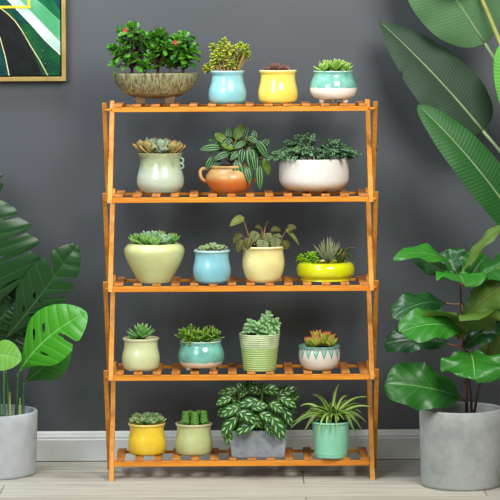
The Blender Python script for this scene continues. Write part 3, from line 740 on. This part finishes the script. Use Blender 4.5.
for i, (tx, ty, dy) in enumerate(TL):
    b = p.P(331 + R.uniform(-4, 4), 421, R.uniform(-4, 3)); e = p.P(tx, ty, dy * 1.1); d = e - b
    hz = math.hypot(d.x, d.y); rise = R.uniform(9, 14) if hz > 8 else R.uniform(3, 8)
    q = m2 if i % 3 == 2 else mb
    mid_ = b + d * .45 + up() * (rise + max(0, -d.z) * .8)
    pts = bez(b, mid_ + up() * rise * .5, e, 10)
    rows, uvs = [], []
    for k, pt in enumerate(pts):
        v = k / 10; tt = (pts[min(k + 1, 10)] - pts[max(k - 1, 0)]).normalized(); sd = tt.cross(Vector((0, -.9, .6)) - tt * .1)
        sd = sd.normalized() if sd.length > .05 else Vector((1, 0, 0)); w = R.uniform(.95, 1.05) * 2.0 * max(STRAP(v), .06); nn = sd.cross(tt)
        rows.append([pt + sd * w * u - nn * (.35 * w * abs(u)) for u in (-1, -.5, 0, .5, 1)]); uvs.append([(j / 4, v) for j in range(5)])
    q.grid(rows, uvs)
for i in range(52):
    a = R.uniform(0, 2 * PI); b = p.P(331 + R.uniform(-5, 5), 422, R.uniform(-5, 5))
    leaf(mb if i % 3 else m2, b, (math.cos(a), math.sin(a) * .7, R.uniform(.7, 2.2)), (-math.cos(a), -math.sin(a) - .4, .8), R.uniform(22, 38), R.uniform(3.8, 5.2), STRAP, R.uniform(1.2, 2.3), .35, nv=10)
p.add('foliage', mb, M_sp); p.add('pale_leaves', m2, M_sp2, label='leaves with a pale cream centre stripe')

# ------------------------------------------------------------------ big floor plants
def pot_big(root, cpx, r, iy_rim, Y, mat, seg=80):
    s = sc_at(Y); rr = r * s; hh = W(cpx, iy_rim, Y).z
    mb = MB()
    mb.lathe([(rr * .4, .0), (rr * .93, 0), (rr * .955, .002), (rr * .965, .008), (rr * .995, hh * .8), (rr, hh - .003), (rr - .002, hh), (rr - .007, hh), (rr - .009, hh - .003), (rr - .010, hh - .04), (rr * .3, hh - .042)], seg)
    o = mb.build('pot', mat, root)
    mb = MB(); rows = []
    for k in range(7):
        q = (rr - .011) * (.02 + .98 * k / 6)
        rows.append([(q * math.cos(2 * PI * i / 40), q * math.sin(2 * PI * i / 40), hh - .028 + .003 * noise.noise(Vector((q * 60 * math.cos(2 * PI * i / 40), q * 60 * math.sin(2 * PI * i / 40), 1)))) for i in range(40)])
    mb.grid(rows, [[(0, 0)] * 40] * 7, wrap=True); mb.build('soil', SOIL, root)
    return hh
def bigleaf(root, base, tip, nrm, Wd, pf, mat, arch=.1, fold=.12, wave=.0, wf=3, nu=10, nv=24, puck=0, N=8, K=2, name='leaf', cut=None, slant=0, curl=0, rib=0, label=None):
    """a blade from base to tip (world points); nrm is the way its upper face looks"""
    base, tip = Vector(base), Vector(tip); t = tip - base; L = t.length; t.normalize()
    n = Vector(nrm); n = (n - t * n.dot(t)).normalized(); side = t.cross(n)
    mb = MB(); rows, uvs = [], []
    ph = R.random() * 6; H = Wd / 2
    for i in range(nv + 1):
        v = i / nv
        row, uu = [], []
        for j in range(nu + 1):
            u = -1 + 2 * j / nu; a = abs(u)
            w = H * max(pf(v), .015)
            if cut: w *= cut(v, u)
            sv = min(1.0, v + slant * a * (1 - v)) if slant else v
            p = base + t * (L * sv) + n * (arch * L * 4 * sv * (1 - sv)) - n * (curl * L * sv ** 3)
            q = p + side * (w * u) + n * (fold * a * w - fold * .9 * a * a * w + wave * Wd * a * a * math.sin(wf * 2 * PI * v + ph + (0 if u > 0 else 2.0)))
            if puck:
                f = (v * N - a * K) % 1.0
                q += n * (puck * Wd * (math.sin(PI * f) - .5) * min(1, a * 3) * (1 - a * .5))
            if rib: q += n * (-rib * Wd * max(0, 1 - a * 7))
            row.append(q); uu.append((j / nu, v))
        rows.append(row); uvs.append(uu)
    skip = cut.skip if cut and hasattr(cut, 'skip') else None
    mb.grid(rows, uvs, skip=(lambda i, j: skip((i + .5) / nv, -1 + 2 * (j + .5) / nu)) if skip else None)
    return mb.build(name, mat, root, off=root.location, label=label)
def petiole(root, pts, r0, r1, mat, parent=None, name='petiole'):
    pp = bez(*pts, 14) if len(pts) == 3 else [Vector(q) for q in pts]
    mb = MB(); n = len(pp); mb.tube(pp, [r0 + (r1 - r0) * i / (n - 1) for i in range(n)], 8)
    return mb.build(name, mat, parent or root, off=root.location)

# monstera on the left ---------------------------------------------
YM = .137
mon = thing('potted_monstera', 'split-leaf monstera in a pale grey concrete pot on the floor at the left edge', 'potted plant', (W(-9, 410, YM).x, YM, 0))
M_cl = concrete('pale_grey_concrete', (178, 183, 186), (160, 165, 168), (190, 193, 194), 16)
hm = pot_big(mon, -9, 46.5, 410.5, YM, M_cl)
M_md = leafmat('monstera_dark', (29, 63, 34), (34, 71, 38), (64, 98, 62), N=8, K=0, mid=.03, lat=.06, latf=.45, rough=.32, trans=.12, bumps=.3)
M_mb = leafmat('monstera_bright', (68, 146, 44), (76, 154, 50), (120, 186, 90), N=8, K=0, mid=.03, lat=.06, latf=.4, rough=.35, trans=.25, bumps=.3)
M_mp = leafmat('monstera_pale_young', (112, 172, 76), (118, 178, 80), (156, 200, 112), N=8, K=0, mid=.04, lat=.07, latf=.5, rough=.4, trans=.3)
M_mst = plain('monstera_petiole', (66, 112, 66), .4)
M_sho = plain('yellow_green_shoot', (190, 186, 70), .45)
HEART = prof(.38, .62)
class Cut:
    """slits that run from the edge towards the midrib, and holes beside it"""
    def __init__(s, slits, depth=.35, holes=(), hw=.012):
        s.sl, s.d, s.h, s.hw = slits, depth, holes, hw
    def __call__(s, v, u):
        k = 1.0
        for sv, sd in s.sl:
            if sd == 0 or sd * u > 0:
                k = min(k, 1 - .24 * max(0, 1 - abs(v - sv) / .085) ** 1.3)
        return k
    def skip(s, v, u):
        a = abs(u)
        for sv, sd in s.sl:
            if (sd == 0 or sd * u > 0) and a > s.d and abs(v - sv) < s.hw * (.4 + .9 * a): return True
        for hv, hu, rv, ru in s.h:
            if ((v - hv) / rv) ** 2 + ((u - hu) / ru) ** 2 < 1: return True
        return False
SL = [(.30, 0), (.50, 0), (.70, 0)]
HO = [(.28, .22, .016, .10), (.28, -.22, .016, .10), (.44, .2, .016, .1), (.44, -.2, .016, .1)]
mk = dict(nu=28, nv=90, slant=.30, fold=.2)
sA = W(0, 412, YM); 
def mleaf(b, e, Yb, Ye, nrm, w, mat, root_px, arch=.06, cut=None, curl=.05, sag=0, pr=.0032, **kw):
    B, E = W(b[0], b[1], Yb), W(e[0], e[1], Ye)
    kk = dict(mk); kk.update(kw)
    o = bigleaf(mon, B, E, nrm, w * sc_at(Yb), HEART, mat, arch=arch, cut=cut or Cut(SL, .38, HO), curl=curl, N=8, K=0, **kk)
    rt = W(root_px, 414, YM); rt.z = hm - .034
    petiole(mon, (rt, W(root_px + (b[0] - root_px) * .35, (414 + b[1]) / 2, (YM + Yb) / 2), B), pr * 1.3, pr, M_mst, o)
mleaf((-15, 322), (-9, 198), .12, .10, (.25, -1, .2), 104, M_md, -14, arch=.05, curl=.06, cut=Cut([(.42, 0), (.62, 0), (.80, 0)], .52, [(.22, .42, .010, .22), (.22, -.42, .010, .22), (.5, .22, .012, .1)], .011))
mleaf((-10, 350), (24, 272), .19, .17, (.2, -1, .3), 64, M_md, -8, cut=Cut([(.5, 0)], .6))
mleaf((4, 340), (77, 246), .16, .13, (.45, -1, .35), 50, M_md, 4, arch=.08, cut=Cut([(.48, 1), (.66, 1), (.7, -1)], .34, HO, .02))
mleaf((18, 374), (84, 311), .08, .04, (-.3, -.9, .75), 68, M_mb, 16, arch=.10, cut=Cut([(.64, 1)], .22, [(.34, -.42, .022, .16), (.50, -.36, .022, .16), (.34, .38, .014, .2)], .026))
M_mm = leafmat('monstera_mid', (42, 100, 34), (48, 108, 38), (86, 140, 70), N=8, K=0, mid=.03, lat=.06, latf=.4, rough=.4, trans=.15)
mleaf((24, 383), (69, 346), .15, .14, (.2, -1, .25), 36, M_mm, 23, cut=Cut([], 1), arch=.05)
mleaf((-18, 354), (20, 358), .02, -.02, (0, -1, .5), 33, M_mp, -4, cut=Cut([], 1), arch=.08, curl=.1)
mleaf((-6, 300), (30, 330), .2, .2, (.1, -1, .2), 60, M_md, 0)
mleaf((-8, 330), (16, 300), .17, .15, (.1, -1, .2), 60, M_md, -6)
mleaf((-30, 290), (-70, 250), .12, .05, (-.3, -1, .4), 80, M_md, -20)
mleaf((-30, 340), (-84, 330), .10, .05, (-.2, -1, .7), 66, M_mb, -24)
mleaf((-16, 226), (-44, 160), .16, .14, (-.2, -1, .4), 76, M_md, -12)
mleaf((4, 352), (34, 322), .19, .18, (.2, -1, .3), 50, M_md, 10)
for x, y0, r in ((10, 392, .0028), (20, 398, .0026)):
    b = W(x, 418, YM - .06); b.z = hm - .034
    petiole(mon, [b, W(x, (y0 + 416) / 2, YM - .06), W(x, y0, YM - .06)], r, .0006, M_sho, name='shoot')

# fiddle-leaf fig on the right ---------------------------------------
YF = -.077
fig = thing('potted_fig', 'young fiddle-leaf fig in a weathered grey concrete pot on the floor at right', 'potted plant', (W(461, 450, YF).x, YF, 0))
M_cr = concrete('weathered_concrete', (158, 162, 158), (136, 142, 138), (172, 174, 168), 14, stain=(120, 122, 98))
hf = pot_big(fig, 461, 41.5, 407.5, YF, M_cr)
FIG = prof(.75, .42, .12)
M_f1 = leafmat('fig_bright', (48, 116, 42), (56, 126, 46), (120, 170, 96), N=6, K=1.8, mid=.026, lat=.07, latf=.22, rough=.4, trans=.16, coat=.08)
M_f2 = leafmat('fig_dark', (28, 72, 36), (34, 82, 40), (90, 130, 84), N=6, K=1.8, mid=.026, lat=.07, latf=.22, rough=.36, trans=.1, coat=.08)
M_f3 = leafmat('fig_olive_underside', (84, 116, 54), (92, 124, 58), (128, 108, 64), N=6, K=1.8, mid=.026, lat=.09, latf=.22, rough=.5, trans=.2)
M_f4 = leafmat('fig_mid', (38, 94, 38), (44, 102, 42), (96, 146, 80), N=6, K=1.8, mid=.026, lat=.07, latf=.22, rough=.4, trans=.14, coat=.08)
M_bark = plain('fig_bark', (92, 64, 48), .8, c2=(64, 46, 36), ns=60)
M_fp = plain('fig_petiole', (134, 92, 58), .5)
fk = dict(nu=14, nv=30, puck=.022, N=6, K=1.8, wave=.07, wf=2.6, fold=.2, rib=.012)
def fleaf(b, e, Yb, Ye, nrm, w, mat, at=None, arch=.08, curl=.06, pf=None, **kw):
    B, E = W(b[0], b[1], Yb), W(e[0], e[1], Ye)
    kk = dict(fk); kk.update(kw)
    o = bigleaf(fig, B, E, nrm, w * sc_at(Yb), pf or FIG, mat, arch=arch, curl=curl, **kk)
    if at:
        A = W(at[0], at[1], YF); petiole(fig, (A, (A + B) / 2 + Vector((0, 0, -.004)), B), .0028, .0024, M_fp, o)
# trunks
def trunk(pts, r0, r1):
    b = W(pts[0][0], 412, YF); b.z = hf - .034; pp = [b] + [W(x, y, YF + (dy if dy else 0)) for x, y, dy in pts[1:]]
    petiole(fig, pp, r0, r1, M_bark, name='trunk')
trunk([(467, 0, 0), (466, 390, 0), (464, 350, 0), (462, 320, 0), (460, 290, 0), (460, 272, 0)], .0042, .0026)
trunk([(472, 0, 0), (471, 395, 0), (468, 375, 0), (467, 350, .01)], .0036, .0026)
trunk([(473, 0, 0), (478, 390, .02), (484, 372, .03), (490, 340, .03), (494, 300, .03)], .0034, .0022)
fleaf((455, 274), (396, 254), -.09, -.16, (.35, -.45, 1), 30, M_f1, (460, 276), arch=.19, curl=.08, pf=prof(.85, .75, .12))
fleaf((452, 277), (413, 256), -.02, .02, (.2, -.7, -.5), 26, M_f2, (460, 278), arch=-.04)
fleaf((462, 274), (503, 222), -.09, -.10, (-.75, -.4, .5), 19, M_f3, (461, 276), arch=.06)
fleaf((459, 280), (448, 248), .02, .05, (-.2, -1, .4), 32, M_f2, (460, 280))
fleaf((465, 284), (486, 254), .0, .03, (.2, -1, .5), 34, M_f4, (460, 282))
fleaf((458, 275), (464, 281), -.11, -.22, (.05, -.12, 1), 52, M_f1, (460, 276), arch=.05, curl=.06)
fleaf((470, 286), (520, 262), -.10, -.14, (-.2, -.6, 1), 40, M_f4, (461, 284), arch=.12)
fleaf((464, 316), (518, 274), -.12, -.16, (-.6, -.8, .15), 40, M_f3, (462, 304), arch=.05)
fleaf((446, 303), (393, 314), -.06, -.13, (.1, -.75, 1), 34, M_f2, (461, 304), arch=.12, curl=.08)
fleaf((466, 308), (500, 300), -.02, .04, (0, -1, .6), 40, M_f2, (462, 306))
fleaf((464, 336), (458, 313), -.09, -.2, (0, .08, 1), 84, M_f3, (463, 340), arch=.10, curl=.06)
fleaf((463, 331), (401, 328), -.12, -.19, (.15, -.8, .9), 41, M_f1, (463, 336), arch=.13, curl=.09)
fleaf((448, 344), (384, 342), -.02, .0, (.1, -.8, .7), 30, M_f2, (464, 346), arch=.1)
fleaf((464, 348), (512, 316), -.08, -.10, (-.15, -.8, .8), 30, M_f2, (464, 352), arch=.08)
fleaf((471, 353), (475, 379), -.11, -.21, (0, -.42, 1), 66, M_f1, (468, 360), arch=.12, curl=.02)
fleaf((460, 397), (387, 382), -.10, -.17, (.05, -1, .6), 50, M_f4, (467, 402), arch=.08, curl=.04)
fleaf((488, 366), (510, 318), -.02, -.02, (-.4, -.9, .1), 40, M_f3, (485, 372))
fleaf((492, 330), (548, 320), -.06, -.1, (.2, -.7, 1), 46, M_f1, (490, 340), arch=.12)
fleaf((496, 300), (548, 280), .0, .02, (.2, -.7, 1), 44, M_f4, (494, 302), arch=.12)
fleaf((484, 372), (540, 372), .0, -.02, (.1, -.8, .8), 46, M_f4, (483, 376), arch=.12)

# bird of paradise, its pot out of frame on the right -----------------
YB = .1
bop = thing('potted_bird_of_paradise', 'tall plant with huge banana-like leaves leaning in at the upper right corner', 'potted plant', (W(640, 0, YB).x, YB, 0))
hb = pot_big(bop, 640, 52, 400, YB, M_cr)
M_bu = leafmat('banana_leaf_underside', (88, 126, 98), (92, 130, 102), (140, 176, 108), N=40, K=3.0, mid=.03, lat=.2, latf=.05, rough=.6, trans=.15, bumps=.12)
M_bd = leafmat('banana_leaf_dark', (40, 60, 48), (43, 63, 51), (96, 130, 90), N=44, K=3.0, mid=.025, lat=.2, latf=.04, rough=.6, trans=.08, bumps=.12, spec=.3)
M_bg = leafmat('banana_leaf_top', (34, 84, 38), (37, 89, 40), (104, 146, 76), N=44, K=2.0, mid=.02, lat=.2, latf=.06, rough=.5, trans=.15, bumps=.16)
M_bb = leafmat('banana_leaf_bright', (96, 168, 72), (100, 172, 76), (150, 196, 110), N=30, K=2.5, mid=.035, lat=.2, latf=.12, rough=.45, trans=.25, bumps=.3)
M_bs = plain('banana_petiole', (130, 152, 104), .5)
M_by = plain('banana_petiole_yellow', (158, 164, 84), .5)
BAN = prof(.42, .62, 0)
BAN2 = prof(.34, .55, 0)
class Tear:
    def __init__(s, ts): s.ts = ts
    def __call__(s, v, u):
        k = 1.0
        for sv, sd, dp in s.ts:
            if sd * u > 0: k = min(k, 1 - dp * max(0, 1 - abs(v - sv) / .02))
        return k
def bleaf(b, e, Yb, Ye, nrm, w, mat, arch=.05, curl=.04, pf=BAN, cut=None, pm=M_bs, mid=None, pr=.0042, fold=.25, label=None):
    B, E = W(b[0], b[1], Yb), W(e[0], e[1], Ye)
    o = bigleaf(bop, B, E, nrm, w * sc_at(Yb), pf, mat, arch=arch, curl=curl, fold=fold, nu=16, nv=60, wave=.012, wf=4, cut=cut, label=label)
    rt = Vector((W(640 + R.uniform(-14, 14), 0, YB).x, YB + R.uniform(-.03, .03), hb - .034))
    M = W(*(mid or (600, 250)), (Yb + YB) / 2)
    pp = bez(rt, M, B, 16)
    petiole(bop, pp, .009, pr, pm, o)
    # the midrib stands out below the blade
    t_ = E - B; n = Vector(nrm); n = (n - t_.normalized() * n.dot(t_.normalized())).normalized()
    mp_ = [B + t_ * v + n * (arch * t_.length * 4 * v * (1 - v) - curl * t_.length * v ** 3 + .0004) for v in [i / 12 * .97 for i in range(13)]]
    petiole(bop, mp_, pr * .85, .0006, pm, o, name='midrib')
bleaf((485, 43), (408, -76), .14, .10, (-.3, -1, .1), 84, M_bu, mid=(560, 160), pf=prof(.5, .62), arch=.03)
bleaf((483, 131), (379, 21), .17, .20, (.45, -1, .1), 68, M_bd, mid=(580, 240), pf=prof(.38, .82), arch=.05, cut=Tear([(.64, -1, .14), (.62, 1, .06), (.3, -1, .05)]), curl=.0)
bleaf((529, 242), (421, 104), .02, -.02, (.25, -1, .35), 45, M_bg, mid=(590, 340), pf=prof(.5, .58), arch=.07, cut=Tear([(.55, -1, .06)]))
bleaf((540, 140), (500, 46), .06, .05, (-.2, -1, .3), 46, M_bb, mid=(590, 250), arch=.04)
bleaf((478, -10), (430, -130), .08, .0, (.1, -1, .3), 80, M_bg, mid=(540, 130), pm=M_by, pr=.005)
bleaf((600, 60), (680, -60), .1, .05, (.2, -1, .3), 90, M_bg, mid=(630, 220))
bleaf((640, 120), (740, 40), .1, .1, (.3, -1, .3), 80, M_bu, mid=(640, 260))

# ------------------------------------------------------------------ framed picture
YP = .296
pic = thing('framed_picture', 'gold-framed dark green abstract leaf print hanging at the upper left of the wall', 'picture', tuple(W(-60, 81, YP)))
o0 = pic.location
def PX(px, py): v = W(px, py, YP); return v.x, v.z
x1, z0 = PX(66, 81); x0, z1 = PX(-188, -260)
fw = 4.3 * sc_at(YP)
M_gold = plain('brushed_gold', (178, 152, 92), .4, .7, c2=(160, 134, 74))
mb = MB()
for lo, hi in (((x0, YP, z0), (x1, WALLY, z0 + fw)), ((x0, YP, z1 - fw), (x1, WALLY, z1)), ((x0, YP, z0 + fw), (x0 + fw, WALLY, z1 - fw)), ((x1 - fw, YP, z0 + fw), (x1, WALLY, z1 - fw))):
    mb.box(lo, hi, bev=.0006)
mb.build('frame', M_gold, pic, off=o0)
mb = MB(); mb.box((x0 + fw, YP + .015, z0 + fw), (x1 - fw, WALLY, z1 - fw)); mb.build('backing', plain('black_backing', (20, 20, 20), .8), pic, off=o0)
g = 1.4 * sc_at(YP)
cx0, cx1, cz0, cz1 = x0 + fw + g, x1 - fw - g, z0 + fw + g, z1 - fw - g
def art(name, a, b, ns=30, stretch=(1, 1, 1), speck=None):
    t = NT(name); col = t.mix(t.step(t.noise(ns, 5, stretch=stretch), .35, .68), a, b)
    if speck: col = t.mix(t.step(t.noise(260, 2), .68, .72), col, speck)
    t.base(col, .6, 0, .08); return t.m
AM = [art('print_black', (22, 24, 24), (28, 30, 30)), art('print_mint', (184, 206, 190), (118, 170, 144), 10, (1, 1, 1)), art('print_green', (28, 108, 62), (14, 74, 50), 16), art('print_teal', (18, 70, 66), (14, 50, 50), 20),
      art('print_dark_green', (12, 50, 40), (20, 78, 40), 14, speck=(190, 190, 90)), art('print_gold', (196, 190, 140), (170, 166, 110)), art('print_white', (214, 220, 212), (204, 212, 204)), art('print_yellow', (232, 184, 54), (226, 176, 46)), art('print_pale_green', (70, 142, 96), (112, 172, 138), 9)]
mb = MB(); mb.box((cx0, YP + .004, cz0), (cx1, YP + .016, cz1), m=0)
lay = [0]
def flat(poly, m):
    lay[0] += 1; y = YP + .004 - .00006 * lay[0]
    # clip to the canvas
    pts = [Vector(PX(*q)) for q in poly]
    for ax, lim, sg in ((0, cx0, 1), (0, cx1, -1), (1, cz0, 1), (1, cz1, -1)):
        out = []
        for i in range(len(pts)):
            a, b = pts[i], pts[(i + 1) % len(pts)]; da, db = sg * (a[ax] - lim), sg * (b[ax] - lim)
            if da >= 0: out.append(a)
            if (da >= 0) != (db >= 0): out.append(a + (b - a) * (da / (da - db)))
        pts = out
        if not pts: return
    f = mb.f([mb.v((q.x, y, q.y)) for q in pts], None, m)
def stroke(line, w, m):
    for i in range(len(line) - 1):
        a, b = Vector(line[i]), Vector(line[i + 1]); n = Vector((-(b - a).y, (b - a).x)).normalized() * w / 2
        e = (b - a).normalized() * .25
        flat([a + n - e, b + n + e, b - n + e, a - n - e], m)
flat([(-70, -60), (8, 0), (31, 24), (60.5, 55), (62, 90), (48.5, 90), (30, 45), (15, 20), (0, 8), (-60, -30)], 4)
flat([(-60, -45), (8, 0), (20, 14), (32, 26), (22, 22), (10, 12), (-60, -36)], 3)
flat([(-70, -90), (8, 0), (31, 24), (60.5, 55), (64, 20), (36, -2), (-40, -90)], 1)
flat([(16, -4), (64, 46), (64, 20), (36, -4)], 8)
flat([(33, -4), (64, 24), (64, -60), (-40, -90)], 2)
flat([(50, -4), (64, 17), (64, -60), (10, -60)], 3)
flat([(0, 38), (5, 56), (10, 90), (-40, 90), (-40, 0)], 3)
flat([(-180, -200), (-60, -150), (-10, -40), (-90, -60)], 1)
stroke([(-60, -72), (8, 0), (31, 24), (45, 40), (62, 56)], 1.3, 6)
stroke([(-30, -14), (0, 8), (8, 14), (15, 21), (22, 31), (30, 45), (40, 61), (50, 80)], 1.0, 5)
stroke([(-20, 0), (0, 38), (5, 56), (10, 80)], 1.0, 5)
stroke([(-90, -20), (-60, 30), (-50, 80)], 1.0, 5)
stroke([(-120, 7), (30.2, 7)], 2.5, 7); stroke([(28.8, 8), (28.8, -120)], 2.5, 7); stroke([(28.8, -120), (-120, -120)], 2.5, 7); stroke([(-120, -120), (-120, 7)], 2.5, 7)
mb.build('print', AM, pic, off=o0, flat=True)

# ------------------------------------------------------------------ light
def area(name, loc, target, size, power, col=(1, 1, 1), sy=None):
    l = bpy.data.lights.new(name, 'AREA'); l.energy = power; l.color = col; l.size = size
    if sy: l.shape = 'RECTANGLE'; l.size_y = sy
    o = bpy.data.objects.new(name, l); COL.objects.link(o); o.location = loc
    o.rotation_euler = (Vector(target) - Vector(loc)).to_track_quat('-Z', 'Y').to_euler()
    o['kind'] = 'structure'
area('studio_softbox', (.95, -2.1, 2.35), (0.1, .1, .35), 1.0, 84, (1, .98, .94))
area('front_softbox', (-1.7, -3.1, 2.2), (-.6, .3, 1.1), 1.3, 66, (.88, .94, 1))
area('overhead_softbox', (-.75, -.25, 2.35), (-.5, .2, 0), 1.0, 40, (.9, .95, 1), .5)
w = bpy.data.worlds.new('world'); sc.world = w; w.use_nodes = True
w.node_tree.nodes['Background'].inputs[0].default_value = (.97, .98, 1, 1); w.node_tree.nodes['Background'].inputs[1].default_value = .14
